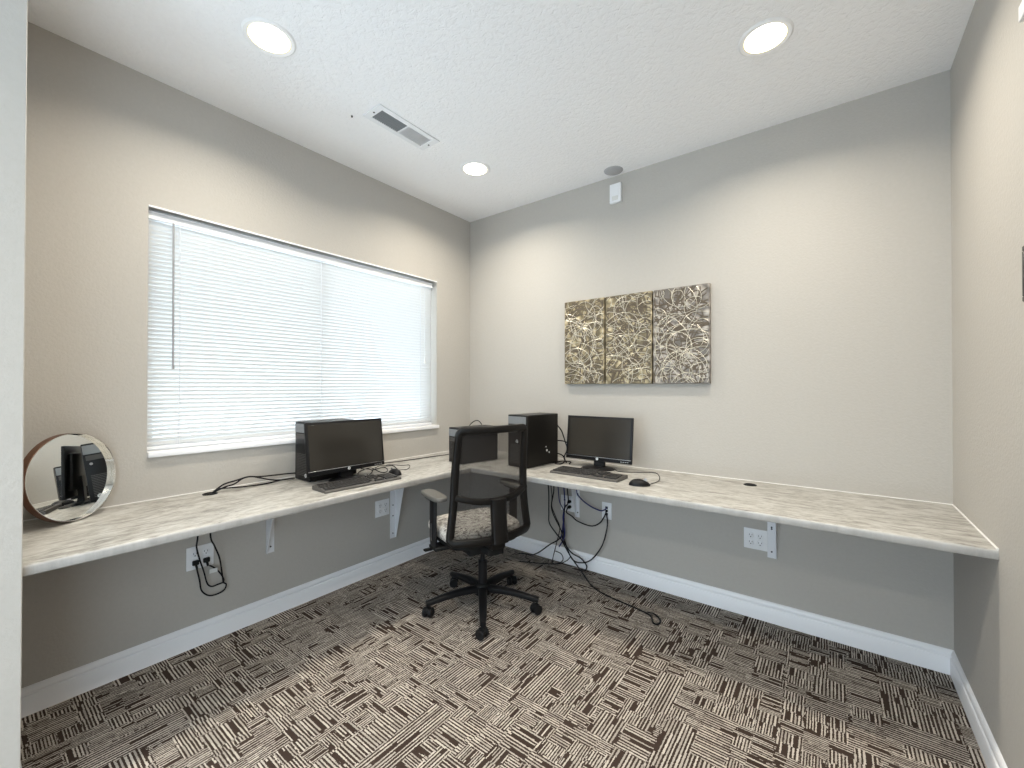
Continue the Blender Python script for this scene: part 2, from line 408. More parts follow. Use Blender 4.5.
# left run, mitred against the back run at the inner corner
def mitre(prof, horizontal, far, D1, D2):
    A = []; B = []
    for u, w_ in prof:
        f = -u*D2/D1 if not horizontal else u*D2/D1
        if horizontal: A.append(m.bm.verts.new((f, -u, w_))); B.append(m.bm.verts.new((far, -u, w_)))
        else: A.append(m.bm.verts.new((u, f, w_))); B.append(m.bm.verts.new((u, far, w_)))
    fs = [m.bm.faces.new(A), m.bm.faces.new(B[::-1])]; n = len(prof)
    for i in range(n): fs.append(m.bm.faces.new((A[i], B[i], B[(i+1) % n], A[(i+1) % n])))
mitre(pr, False, YS+.0005, DL, DR)
m.build('worktop_section', MT['lamy'], ct, ang=50)
m = MB(); mitre(edge_profile(DR), True, WX-.0005, DR, DL)
m.build('worktop_section', MT['lamx'], ct, ang=50)
m = MB()
m.tube([(.002, YS+.01, .001), (.002, -.002, .001)], .0025, smooth=False); m.tube([(.002, -.002, .001), (WX-.002, -.002, .001)], .0025, smooth=False)
m.tube([(WX-.002, -.002, .001), (WX-.002, -DR+.004, .001)], .0035, smooth=False); m.build('caulk_line', MT['caulk'], ct)

# grommets let into the worktop
def grommet(x, y, label):
    t = thing('cable_grommet', label, 'cable grommet', (x, y, HC), 0, 'cable grommets in the worktop')
    m = MB(); m.lathe([(.024, .0002), (.024, .003), (.027, .0045), (.031, .003), (.032, .0002)], n=28, caps=False); m.build('ring', MT['black'], t)
    m = MB(); m.lathe([(.0235, .0002), (.0235, .0018)], n=28); m.build('cap', MT['blackmat'], t)
grommet(.088, -1.966, 'black cable grommet in the worktop below the window, cords rising from it')
grommet(2.176, -.12, 'empty black cable grommet in the right stretch of the worktop')

# ------------------------------------------------------------------ brackets under the worktop
def bracket(name, label, loc, rz, hgt, side, out, wid=.042):
    # local: wall plane y=0, room at -y; hgt = drop below the worktop
    t = thing('shelf_bracket', label, 'bracket', loc, rz, 'white metal brackets under the worktop')
    m = MB(); m.box(0, wid, -.0035, 0, -hgt, -.001, .001, 1); m.build('wall_plate', MT['whitemetal'], t)
    gx = wid if side > 0 else 0
    m = MB(); m.prism([(-.0035, -.004), (-out, -.004), (-out, -.022), (-.012, -hgt+.002), (-.0035, -hgt+.002)], 0, gx-.002, gx+.002)
    m.build('gusset', MT['whitemetal'], t, smooth=False)
    m = MB(); m.box(0, wid, -out, -.0035, -.004, -.001, .0008, 1); m.build('top_flange', MT['whitemetal'], t)
    for z in (-hgt+.035, -hgt*.55, -hgt+.16):
        m = MB(); m.cyl((wid*.5, -.0035, z), (wid*.5, -.0065, z), .0045, 10); m.build('screw', MT['steel'], t)
ZU = HC-TH
bracket('b', 'white bracket under the left worktop, alone on the wall below the window centre', (0, -1.668, ZU), PI/2, .374, -1, .125)
bracket('b', 'tall white bracket with slanted edge beside the outlet left of the office chair', (0, -.836, ZU), PI/2, .526, 1, .13, .045)
bracket('b', 'white bracket on the back wall just right of the cable-filled outlet', (1.050, 0, ZU), 0, .377, -1, .11, .028)
bracket('b', 'white bracket overlapping the outlet under the right stretch of worktop', (2.243, 0, ZU), 0, .377, 1, .06)

# ------------------------------------------------------------------ outlets
def outlet(label, loc, rz):
    t = thing('electrical_outlet', label, 'electrical outlet', loc, rz, 'white four-socket outlets under the worktop')
    m = MB(); m.box(-.058, .058, -.006, 0, -.057, .057, .003, 2); m.build('cover_plate', MT['white'], t)
    for sx in (-.023, .023):
        for sz in (-.0195, .0195):
            m = MB(); m.lathe([(.0165, 0), (.0165, .0025), (.0155, .0032)], (sx, -.0055, sz), 20, Matrix.Rotation(PI/2, 3, 'X'))
            s_ = m.build('socket', MT['white'], t)
            m = MB(); m.box(sx-.0075, sx-.0055, -.0095, -.0082, sz-.001, sz+.008); m.box(sx+.0055, sx+.0075, -.0095, -.0082, sz, sz+.008)
            m.cyl((sx, -.0082, sz-.0075), (sx, -.0095, sz-.0075), .0028, 10); m.build('slots', MT['dark'], s_)
outlet('white outlet plate under the left worktop with two black plugs in it', (0, -1.98, .440), PI/2)
outlet('white outlet plate beside the tall bracket left of the office chair', (0, -.903, .440), PI/2)
outlet('white outlet plate on the back wall behind the tangle of cables', (.982, 0, .440), 0)
outlet('white outlet plate with nothing plugged in under the right stretch of worktop', (2.186, 0, .440), 0)
t = thing('data_outlet', 'narrow white data plate with three cables plugged in on the back wall', 'data outlet', (1.289, 0, .440))
m = MB(); m.box(-.036, .036, -.006, 0, -.058, .058, .003, 2); m.build('cover_plate', MT['white'], t)
for z in (.022, -.0, -.022):
    m = MB(); m.box(-.009, .009, -.009, -.005, z-.008, z+.008, .001, 1); m.build('port', MT['blackmat'], t)

# ------------------------------------------------------------------ cables
def cable(name, label, paths, r, m_, cat='cable', group=None, extra=()):
    t = thing(name, label, cat, paths[0][0], 0, group)
    o0 = Vector(paths[0][0])
    for p in paths:
        m = MB(); m.tube([Vector(q)-o0 for q in p], r); m.build('cord', m_, t)
    for nm, fn, mm in extra:
        m = MB(); fn(m, o0); m.build(nm, mm, t)
    return t
UG = 'cables tangled on the back wall under the worktop'
TZ = ZU-.003
cable('power_cable', 'black cable hanging farthest left in the tangle on the back wall', [[(.87, -.13, TZ), (.876, -.1, .55), (.847, -.05, .364), (.853, -.05, .28), (.928, -.06, .212), (.959, -.06, .187), (1.025, -.06, .098), (1.10, -.06, .02), (1.13, -.075, .006)]], .0045, MT['cable'], group=UG)
cable('power_cable', 'black cable swinging into the lowest right loop at the baseboard', [[(.94, -.14, TZ), (.934, -.12, .562), (.903, -.1, .407), (.971, -.08, .258), (.971, -.05, .177), (1.037, -.05, .108), (1.107, -.04, .081), (1.152, -.04, .041), (1.15, -.05, .012), (1.115, -.05, .006)]], .0045, MT['cable'], group=UG)
cable('network_cable', 'dark blue cable running straight down the middle of the tangle', [[(1.0, -.12, TZ), (1.006, -.1, .569), (.989, -.06, .434), (.98, -.07, .351), (.995, -.07, .24), (.965, -.05, .175), (.935, -.05, .125)]], .0048, MT['bluecable'], group=UG)
cable('network_cable', 'dark blue cable kinking over the outlet in the tangle', [[(.97, -.14, TZ), (.97, -.12, .568), (.958, -.08, .464), (.989, -.07, .394), (.977, -.07, .288), (.959, -.06, .198)]], .0036, MT['bluecable'], group=UG)
def plug(x, z, r=.012):
    def f(m, o): m.lathe([(r*.9, 0), (r, .006), (r*.95, .02), (r*.5, .034)], Vector((x, -.009, z))-o, 14, Matrix.Rotation(PI/2, 3, 'X'))
    return f
cable('power_cable', 'black cord plugged into the upper socket behind the cable tangle', [[(1.035, -.12, TZ), (1.033, -.1, .573), (1.012, -.05, .463), (.992, -.07, .416), (.983, -.06, .307), (.979, -.06, .202)]], .0045, MT['cable'], group=UG, extra=[('plug', plug(1.005, .4595), MT['blackmat'])])
cable('data_cable', 'black cable drooping from the worktop to the top port of the data plate', [[(1.11, -.14, TZ), (1.116, -.12, .589), (1.111, -.08, .53), (1.169, -.05, .472), (1.252, -.04, .444), (1.285, -.03, .452), (1.291, -.012, .462)]], .0045, MT['bluecable'], group=UG)
cable('data_cable', 'dark cable sagging from the outlet plug to the middle port of the data plate', [[(1.005, -.045, .4205), (1.0, -.055, .39), (1.043, -.05, .368), (1.089, -.05, .341), (1.191, -.05, .328), (1.25, -.04, .355), (1.28, -.03, .40), (1.291, -.012, .440)]], .0045, MT['cable'], group=UG, extra=[('plug', plug(1.005, .4205), MT['blackmat'])])
cable('data_cable', 'dark cable dropping from the lowest port of the data plate in a wide curve', [[(1.291, -.012, .418), (1.305, -.03, .347), (1.273, -.04, .211), (1.197, -.04, .098), (1.124, -.05, .056), (1.048, -.06, .068), (.983, -.05, .179), (.973, -.05, .219)]], .0045, MT['cable'], group=UG)
cable('power_cable', 'black cable trailing left from the tangle behind the office chair', [[(.977, -.05, .346), (.959, -.06, .208), (.86, -.07, .126), (.777, -.08, .056), (.711, -.08, .021), (.664, -.08, .018), (.60, -.09, .01)]], .0045, MT['cable'], group=UG)
cable('power_cable', 'black cable making the small round loop against the baseboard', [[(.90, -.14, TZ), (.916, -.12, .528), (.891, -.08, .422), (.922, -.07, .34), (.947, -.06, .269), (.92, -.06, .15), (.893, -.06, .05), (.90, -.08, .008), (.95, -.07, .012), (1.0, -.05, .04), (1.031, -.05, .076)], [(.91, -.06, .092), (.953, -.05, .078), (.969, -.05, .04), (.94, -.06, .010), (.89, -.10, .005), (.79, -.15, .005), (.68, -.20, .005)]], .0032, MT['cable'], group=UG)
cable('video_cable', 'black cable lying out across the carpet and ending in a small loop', [[(1.117, -.06, .006), (1.192, -.136, .006), (1.293, -.229, .006), (1.404, -.282, .006), (1.537, -.308, .006), (1.66, -.332, .006), (1.717, -.358, .007), (1.748, -.414, .007), (1.775, -.411, .007), (1.773, -.369, .008), (1.732, -.333, .012), (1.691, -.336, .013)]], .0045, MT['cable'])
def wplug(y, z):
    def f(m, o):
        m.box(.0095-o[0], .026-o[0], y-.014-o[1], y+.014-o[1], z-.013-o[2], z+.011-o[2], .005, 2)
        m.cyl(Vector((.022, y, z-.01))-o, Vector((.024, y+.004, z-.03))-o, .005, 10)
    return f
cable('power_cable', 'black cord looped widest below the left outlet, plugged in the lower left socket', [[(.14, -1.98, ZU-.003), (.12, -1.973, .567), (.07, -1.94, .497), (.04, -1.909, .422), (.03, -1.894, .342), (.03, -1.887, .288), (.03, -1.874, .269), (.03, -1.885, .243), (.03, -1.92, .235), (.03, -1.954, .244), (.03, -1.982, .28), (.03, -1.99, .332), (.024, -2.000, .390)]], .0038, MT['cable'], group='cables of the left outlet', extra=[('plug', wplug(-2.003, .4205), MT['blackmat'])])
cable('power_cable', 'black cord with a white tag plugged into the lower right socket of the left outlet', [[(.14, -2.03, ZU-.003), (.12, -2.025, .578), (.06, -2.012, .509), (.035, -1.99, .43), (.033, -1.973, .369), (.03, -1.958, .306), (.03, -1.939, .283), (.03, -1.914, .283), (.03, -1.885, .289), (.032, -1.895, .324), (.032, -1.921, .366), (.026, -1.948, .392)]], .0038, MT['cable'], group='cables of the left outlet', extra=[('plug', wplug(-1.957, .4205), MT['blackmat']), ('tag', lambda m, o: m.box(.034-o[0], .036-o[0], -1.95-o[1], -1.915-o[1], .352-o[2], .372-o[2]), MT['tag'])])
cable('computer_cable', 'black cables rising from the left grommet and running to the computer tower', [
    [(.088, -1.955, .768), (.09, -1.932, .782), (.09, -1.886, .779), (.09, -1.822, .773), (.09, -1.76, .770), (.09, -1.702, .769), (.08, -1.63, .772), (.085, -1.552, .771)],
    [(.088, -1.957, .768), (.08, -1.927, .786), (.07, -1.895, .799), (.06, -1.838, .806), (.05, -1.779, .813), (.04, -1.717, .802), (.03, -1.627, .795), (.03, -1.529, .789), (.03, -1.45, .775)],
    [(.088, -1.953, .768), (.09, -1.907, .786), (.09, -1.86, .795), (.08, -1.818, .814), (.07, -1.775, .815), (.07, -1.735, .803), (.08, -1.681, .784), (.08, -1.626, .772)]], .0038, MT['cable'])
cable('computer_cable', 'thin dark cable lying along the back edge of the left worktop', [[(.03, -1.25, .768), (.05, -1.05, .768), (.072, -.932, .768), (.095, -.832, .768), (.115, -.668, .768), (.14, -.45, .768), (.2, -.3, .768)]], .0028, MT['cable'])
cable('computer_cable', 'coiled black cables lying beside the left monitor and mouse', [
    [(.127, -1.154, .769), (.18, -1.131, .769), (.246, -1.151, .769), (.326, -1.224, .769), (.35, -1.265, .769), (.298, -1.277, .769), (.236, -1.245, .769), (.19, -1.19, .771), (.176, -1.116, .774), (.343, -1.162, .775), (.35, -1.123, .772), (.273, -1.06, .769), (.205, -1.037, .769), (.219, -1.101, .771), (.242, -1.155, .774)],
    [(.237, -1.126, .782), (.184, -1.056, .779), (.181, -.999, .770), (.2, -.964, .769), (.325, -1.022, .769)]], .003, MT['cable'])

# ------------------------------------------------------------------ computers
def logo(parent, M, r=.011):
    m = MB(); m.lathe([(r, 0), (r, .001)], n=20, M=None)
    o = m.build('logo', MT['logo'], parent); o.matrix_local = M
    m = MB()
    for x in (-.35, .12):   # the two slanted strokes of the round maker's emblem
        m.prism([(x*r-.0006, -.55*r), (x*r+.0008, -.55*r), (x*r+.004*r/.011, .6*r), (x*r+.0026*r/.011, .6*r)], 2, .001, .0014)
        m.box(x*r+.0015, x*r+.0035, -.1*r, .12*r, .001, .0014)
    e = m.build('emblem', MT['dark'], o, smooth=False)
def tower(label, loc, rz, d=.31, h=.335, w_=.165, lz=.5):
    # local: front faces -y, x across, origin at base centre of the front edge
    t = thing('computer_tower', label, 'computer tower', loc, rz, 'black computer towers on the worktop')
    m = MB(); m.box(-w_/2, w_/2, .012, d, .004, h, .003, 1); m.build('case', MT['tower'], t)
    m = MB(); m.box(-w_/2, w_/2, 0, .012, .004, h, .004, 2); f = m.build('front_bezel', MT['black'], t)
    m = MB(); m.box(-w_/2+.004, w_/2-.004, -.003, .0005, h-.060, h-.010, .002, 1)
    tag(m.build('drive_bay', MT['ventgrey'], t), 'grey drive bay cover')
    m = MB(); m.box(-w_/2+.012, w_/2-.012, -.0025, .0005, h-.095, h-.068, .002, 1); m.build('optical_drive', MT['darkgrey'], t)
    m = MB(); m.cyl((w_/2-.03, .001, h-.115), (w_/2-.03, -.003, h-.115), .007, 14); m.build('power_button', MT['silver'], t)
    m = MB()
    for i in range(14): m.box(-w_/2+.02, w_/2-.02, -.0012, .0005, .03+i*.009, .034+i*.009)
    m.build('air_grille', MT['darkgrey'], t, smooth=False)
    logo(t, Matrix.Translation((.04 if lz < .2 else 0, -.0005, h*lz)) @ Matrix.Rotation(PI/2, 4, 'X'))
    for sx in (-1, 1):
        for yy in (.04, d-.03):
            m = MB(); m.cyl((sx*(w_/2-.02), yy, 0), (sx*(w_/2-.02), yy, .005), .009, 12); m.build('foot', MT['blackmat'], t)
    return t
tower('black computer tower standing behind the left monitor under the window', (.155, -1.545, HC), 0, .29, .33, .165, .1)
tc = tower('black computer tower in the corner, partly hidden by the office chair back', (.447, -.632, HC), math.radians(-12), .32, .245, .155)
tt = tower('tall black computer tower left of the right monitor', (.880, -.492, HC), math.radians(-6), .335, .345)
m = MB()
for (yy, zz, r) in ((.21, .10, .008), (.20, .125, .005), (.235, .085, .006)): m.lathe([(r, 0), (r, .0006)], (.0827, yy, zz), 12, Matrix.Rotation(PI/2, 3, 'Y'))
m.build('sticker', MT['tag'], tt)
cable('computer_cable', 'thin cable arching above the computer tower in the corner', [[(.27, -.3, .90), (.27, -.3, .981), (.312, -.3, 1.022), (.354, -.3, 1.035), (.384, -.3, 1.025), (.41, -.3, .989), (.42, -.31, .93)]], .0036, MT['cable'])
cable('computer_cable', 'black cables looping between the tall tower and the right monitor', [
    [(1.003, -.19, 1.03), (1.015, -.15, .985), (1.043, -.15, .917), (1.06, -.15, .86), (1.03, -.14, .80), (1.06, -.16, .768)],
    [(.99, -.17, .92), (1.03, -.15, .915), (1.075, -.15, .905), (1.12, -.14, .90)],
    [(.99, -.17, .83), (1.03, -.16, .815), (1.06, -.18, .785), (1.05, -.22, .768), (1.01, -.23, .769), (1.02, -.16, .775), (1.08, -.14, .775), (1.1, -.19, .769)]], .0045, MT['cable'])

def monitor(label, loc, rz, tilt=6, w_=.470, h=.287, zb=.052):
    # local: screen faces -y; origin at base centre
    t = thing('computer_monitor', label, 'monitor', loc, rz, 'black flat monitors on the worktop')
    hp = bpy.data.objects.new('display', None)
    R = Matrix.Translation((0, 0, zb)) @ Matrix.Rotation(math.radians(-tilt), 4, 'X')
    bz = .014
    m = MB(); m.box(-w_/2, w_/2, 0, .016, 0, h, .004, 2); m.box(-w_/2+.05, w_/2-.05, .014, .038, .04, h-.04, .012, 2)
    hs = m.build('housing', MT['black'], t); hs.matrix_local = R
    m = MB(); m.box(-w_/2+bz, w_/2-bz, -.0012, .001, .028, h-bz, .0005, 1); sc = m.build('screen', MT['screen'], t); sc.matrix_local = R
    m = MB(); m.box(-w_/2+.004, w_/2-.004, -.003, .001, .0225, .0250, .0006, 1); q = m.build('chrome_strip', MT['silver'], t); q.matrix_local = R
    m = MB()
    for i in range(4): m.box(w_/2-.03-i*.014, w_/2-.021-i*.014, -.002, .001, .008, .012, .0005, 1)
    q = m.build('control_buttons', MT['silver'], t); q.matrix_local = R
    logo(t, R @ Matrix.Translation((0, -.0008, .0135)) @ Matrix.Rotation(PI/2, 4, 'X'), .0085)
    m = MB(); m.prism([(.018, .005), (.052, .005), (.058, .10), (.058, .16), (.028, .16), (.030, .06)], 0, -.035, .035); m.build('stand_neck', MT['black'], t, ang=60)
    m = MB()
    m.lathe([(.108, 0), (.110, .003), (.104, .008), (.05, .014), (.02, .016)], (0, .016, 0), 36, Matrix(((1, 0, 0), (0, .70, 0), (0, 0, 1))))
    m.build('stand_base', MT['black'], t)
    return t
monitor('left black monitor standing in front of a tower below the window blind', (.335, -1.365, HC), PI/2, 7, .480)
monitor('right black monitor standing before the blank back wall', (1.318, -.215, HC), 0, 6, .462)

def keyboard(label, loc, rz, cord):
    t = thing('keyboard', label, 'keyboard', loc, rz, 'black keyboards on the worktop')
    L, D = .222, .072
    m = MB(); m.prism([(-D, 0), (D, 0), (D, .019), (D-.01, .022), (-D+.006, .012), (-D, .008)], 0, -L, L); m.build('shell', MT['keytray'], t)
    m = MB(); random.seed(3)
    def keys(x0, n, y, wk=.0172, h=.0155):
        for i in range(n):
            x = x0+i*.019; z = .0135+(y+D)/(2*D)*.0095
            m.box(x, x+wk, y, y+h, z-.004, z+.0055, .0016, 1)
    rows = [-.056, -.037, -.018, .001, .020, .044]
    for r, y in enumerate(rows):
        if r == 0:
            keys(-.212, 3, y); m.box(-.155, -.045, y, y+.0155, .010, .0195, .0016, 1); keys(-.042, 4, y)
        else: keys(-.212+.003*(r % 3), 14 if r < 5 else 13, y)
        keys(.066 if r != 2 else .085, 3 if r != 2 else 1, y) if r not in (1,) else None
        keys(.132, 4, y) if r < 5 else None
    m.build('keys', MT['key'], t)
    m = MB(); m.tube(cord, .002); m.build('cord', MT['cable'], t)
    return t
keyboard('black keyboard in front of the left monitor', (.478, -1.395, HC), PI/2+math.radians(-3), [(.12, .07, .012), (.125, .10, .004), (.14, .13, .003), (.16, .19, .003)])
keyboard('black keyboard in front of the right monitor', (1.362, -.432, HC), math.radians(-1), [(-.12, .07, .012), (-.125, .10, .004), (-.135, .14, .003), (-.14, .2, .003)])
def mouse(label, loc, rz, cord):
    t = thing('computer_mouse', label, 'mouse', loc, rz, 'black mice on the worktop')
    m = MB(); prof = []
    n = 20; rings = []
    for j in range(7):
        ph = j/6*PI/2; r = math.cos(ph); z = math.sin(ph)
        rings.append([m.bm.verts.new((.031*max(r, .02)*math.cos(a)*(1-.08*math.sin(a)), .056*max(r, .02)*math.sin(a), .002+.034*z*(1-.15*math.sin(a)*r))) for a in [2*PI*i/n for i in range(n)]])
    for A, B in zip(rings, rings[1:]):
        for i in range(n): m.bm.faces.new((A[i], A[(i+1) % n], B[(i+1) % n], B[i]))
    m.bm.faces.new(rings[0][::-1]); m.bm.faces.new(rings[-1]); m.build('shell', MT['black'], t, ang=80)
    m = MB(); m.cyl((-.004, .030, .031), (.004, .030, .031), .009, 14); m.build('scroll_wheel', MT['silver'], t)
    R = Matrix.Rotation(-rz, 3, 'Z'); m = MB(); m.tube([R @ (Vector(p)-Vector(loc)) for p in cord], .002); m.build('cord', MT['cable'], t)
    return t
mouse('black mouse at the right end of the left keyboard', (.425, -1.120, HC), PI/2-.1, [(.37, -1.12, .772), (.35, -1.075, .768), (.351, -1.018, .768), (.37, -.985, .768), (.314, -.915, .768), (.257, -.879, .768), (.233, -.918, .768), (.141, -.948, .768), (.162, -.992, .768)])
mouse('black mouse to the right of the right keyboard', (1.705, -.498, HC), -1.15, [(1.744, -.478, .770), (1.756, -.35, .768), (1.721, -.221, .768), (1.662, -.123, .768), (1.598, -.161, .768), (1.519, -.215, .768), (1.459, -.218, .768), (1.413, -.158, .768)])

# ------------------------------------------------------------------ round mirror leaning in the left corner
RM = .171
t = thing('round_mirror', 'round mirror with a deep metallic rim standing in the left corner of the worktop', 'mirror', (.135, -2.452, HC))
ang = math.radians(37); nrm = Vector((math.cos(ang), math.sin(ang), .0)); tan = Vector((-nrm.y, nrm.x, 0)); upv = Vector((0, 0, 1)); tl = math.radians(5.5); nrm, upv = nrm*math.cos(tl)+upv*math.sin(tl), upv*math.cos(tl)-nrm*math.sin(tl)
MM = Matrix((tan, upv, nrm)).transposed()
cz = (0, 0, RM+.0015)
m = MB(); m.lathe([(RM-.003, -.004), (RM-.003, .018), (RM, .019), (RM, -.006)], cz, 96, MM, caps=False); m.build('rim', MT['chrome'], t, ang=30)
m = MB(); m.lathe([(RM+.0012, -.010), (RM+.0012, .017), (RM+.0002, .017), (RM+.0002, -.010)], cz, 96, MM, caps=False); tag(m.build('rim_band', MT['rimback'], t, ang=30), 'reddish brown outside of the rim')
m = MB(); m.lathe([(RM-.0032, -.001), (RM-.0032, .0005)], cz, 96, MM); m.build('mirror_glass', MT['mirror'], t, ang=30)
m = MB(); m.lathe([(RM-.004, -.008), (RM-.004, -.002)], cz, 64, MM); m.build('backing', MT['blackmat'], t)

# ------------------------------------------------------------------ wall art: three relief panels
def art(label, x0, x1, m_, seed):
    zc0, zc1 = 1.316, 1.911; t = thing('wall_art_panel', label, 'wall art', ((x0+x1)/2, -.022, zc0), 0, 'relief panels of the triptych')
    w_ = (x1-x0)/2; h = zc1-zc0
    m = MB(); m.box(-w_, w_, -.014, .014, 0, h, .002, 1); m.build('panel', m_, t)
    m = MB(); m.box(-w_*.5, w_*.5, .014, .022, .1, h-.1); m.build('hanging_cleat', MT['blackmat'], t)
    rnd = random.Random(seed)
    def strokes(mb, n, rr, yy, wd):
        for _ in range(n):
            cx, cz_ = rnd.uniform(-w_*1.1, w_*1.1), rnd.uniform(-.05, h+.05); R = rnd.uniform(*rr); R2 = R*rnd.uniform(.55, 1); rot = rnd.uniform(0, PI)
            a0 = rnd.uniform(0, 2*PI); span = rnd.uniform(2.0, 6.2); N_ = max(10, int(span*R/.010)); run = []
            dr = rnd.uniform(-.15, .25)
            for k in range(N_+1):
                a = a0+span*k/N_; f = 1+dr*k/N_; u, v = R*f*math.cos(a), R2*f*math.sin(a)
                x = cx+u*math.cos(rot)-v*math.sin(rot); z = cz_+u*math.sin(rot)+v*math.cos(rot)
                ok = abs(x) < w_-.004 and .004 < z < h-.004
                if ok: run.append((x, yy, z))
                if (not ok or k == N_) and len(run) > 2: mb.sweep(run, wd, .0022, n=5); 
                if not ok: run = []
                elif k == N_: run = []
    m = MB(); strokes(m, 76, (.03, .20), -.0145, .0038); m.build('raised_brown_lines', MT['artbrown'], t)  # dark brown relief lines below the cream ones
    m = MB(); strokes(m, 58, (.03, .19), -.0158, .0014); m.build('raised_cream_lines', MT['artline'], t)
art('left panel of the triptych, taupe ground painted lit gold with dense small swirls', .973, 1.286, MT['art1'], 5)
art('middle panel of the triptych, taupe ground painted lit gold with looping cream lines', 1.295, 1.614, MT['art1'], 11)
art('right panel of the triptych, less lit taupe ground with wide cream loops', 1.623, 1.957, MT['art3'], 23)

# ------------------------------------------------------------------ ceiling fixtures
def downlight(x, y, label):
    t = thing('recessed_downlight', label, 'ceiling light', (x, y, H), 0, 'recessed downlights in the ceiling')
    m = MB(); m.lathe([(.080, -.001), (.080, -.004), (.093, -.006), (.100, -.001), (.100, 0)], n=48, caps=False); m.build('trim_ring', MT['trim'], t)
    m = MB(); m.lathe([(.080, -.004), (.074, -.0015)], n=48, caps=False); m.build('inner_ring', MT['lamprim'], t)  # yellow puts the lamplight caught by the inner rim into its colour
    m = MB(); m.lathe([(.0755, -.0012), (.0755, -.003), (.060, -.0075), (.03, -.0095), (.001, -.010)], n=48); m.build('lens', MT['lens'], t)
    ld = bpy.data.lights.new('lamp', 'AREA'); ld.shape = 'DISK'; ld.size = .14; ld.energy = LAMP_W; ld.color = LAMP_COL; ld.spread = math.radians(150)
    lo = bpy.data.objects.new('lamp', ld); C.objects.link(lo); lo.parent = t; lo.location = (0, 0, -.013)
downlight(.680, -1.950, 'glowing round downlight above the left worktop, nearest the doorway')
downlight(2.317, -.709, 'glowing round downlight above the right stretch of worktop')
downlight(.650, -.651, 'glowing round downlight deepest in the room, near the corner')
downlight(2.317, -1.950, 'round downlight on the near right, above the top of the photo')
downlight(.9, -3.9, 'added round downlight behind the camera on the left, for ambient light')  # this and the next are added hall lamps for ambient light
downlight(2.2, -3.9, 'added round downlight behind the camera on the right, for ambient light')

t = thing('air_vent', 'white rectangular ceiling air register with two banks of louvers', 'air vent', (.624, -1.222, H))
m = MB()
X, Y = .076, .207; x2, y2 = .046, .170
for q in ((-X, X, y2, Y), (-X, X, -Y, -y2), (-X, -x2, -y2, y2), (x2, X, -y2, y2), (-x2, x2, -.006, .006)): m.box(q[0], q[1], q[2], q[3], -.007, 0, .0015, 1)
m.build('frame', MT['white'], t)
m = MB(); m.box(-x2, x2, -y2, y2, -.001, 0); m.build('duct_shade', MT['dark'], t, smooth=False)  # flat dark sheet painted as the shade inside the duct
for (a0, a1, an) in ((-y2, -.006, 1), (.006, y2, -1)):
    m = MB(); n = 14 if an > 0 else 22
    for i in range(n):
        y = a0+(a1-a0)*(i+.5)/n; dy = .0035 if an > 0 else .0060
        zz = .0045
        m.prism([(y-an*dy, -.0015), (y-an*dy+.0009, -.0015), (y+an*dy+.0009, -.0015-zz), (y+an*dy, -.0015-zz)], 0, -x2, x2)
    if an > 0:
        for xx in (-.022, 0, .022): m.box(xx-.0012, xx+.0012, a0, a1, -.0062, -.005)
    m.build('louver_bank', MT['ventgrey'] if an > 0 else MT['white'], t, smooth=False)  # one bank coloured grey as shaded, the other white as lit
for y in (-.188, .188):
    m = MB(); m.cyl((0, y, -.007), (0, y, -.009), .005, 10); m.build('screw', MT['steel'], t)
t = thing('ceiling_cover_plate', 'round grey cover on the ceiling above the white wall sensor', 'ceiling cover', (1.372, -.078, H))
m = MB(); m.lathe([(.001, -.012), (.03, -.011), (.05, -.008), (.060, -.0035), (.062, 0)], n=40); m.build('disc', MT['cover'], t)
t = thing('motion_sensor', 'small white rectangular sensor high on the back wall', 'sensor', (1.360, 0, 2.548))
m = MB(); m.box(-.040, .040, -.026, 0, 0, .130, .004, 2); m.build('housing', MT['white'], t)
m = MB(); m.box(-.022, .022, -.0275, -.025, .015, .045, .001, 1); m.build('sensor_lens', MT['tag'], t)
m = MB(); m.cyl((0, 0, 0), (0, 0, -.006), .005, 10); o = m.build('ceiling_screw', MT['steel']); o.location = (.495, -1.457, H)
tag(o, 'tiny dark screw in the ceiling beside the air vent', 'screw')
# right wall: the edges of two fittings that just enter the frame
t = thing('picture_frame', 'dark framed picture on the right wall, only its edge in view', 'picture', (WX, -1.163, 1.528))
m = MB()
for q in ((-.20, .20, 0, .014), (-.20, .20, .138, .152), (-.20, -.186, .014, .138), (.186, .20, .014, .138)): m.box(-.016, 0, q[0], q[1], q[2], q[3], .002, 1)
m.build('frame', MT['pframe'], t)
m = MB(); m.box(-.006, -.001, -.186, .186, .014, .138); m.build('print', MT['darkgrey'], t)
t = thing('wall_sensor', 'small white box high on the right wall at the edge of view', 'sensor', (WX, -1.008, 2.29))
m = MB(); m.box(-.022, 0, -.035, .035, 0, .045, .004, 2); m.build('housing', MT['white'], t)

# ------------------------------------------------------------------ office chair
ch = thing('office_chair', 'black swivel office chair with mesh back and patterned grey seat', 'chair', (.885, -.838, 0), math.radians(70.7))
OX = -.049
def cp(mb, name, m_, par=None, **k): return mb.build(name, m_, par or ch, **k)
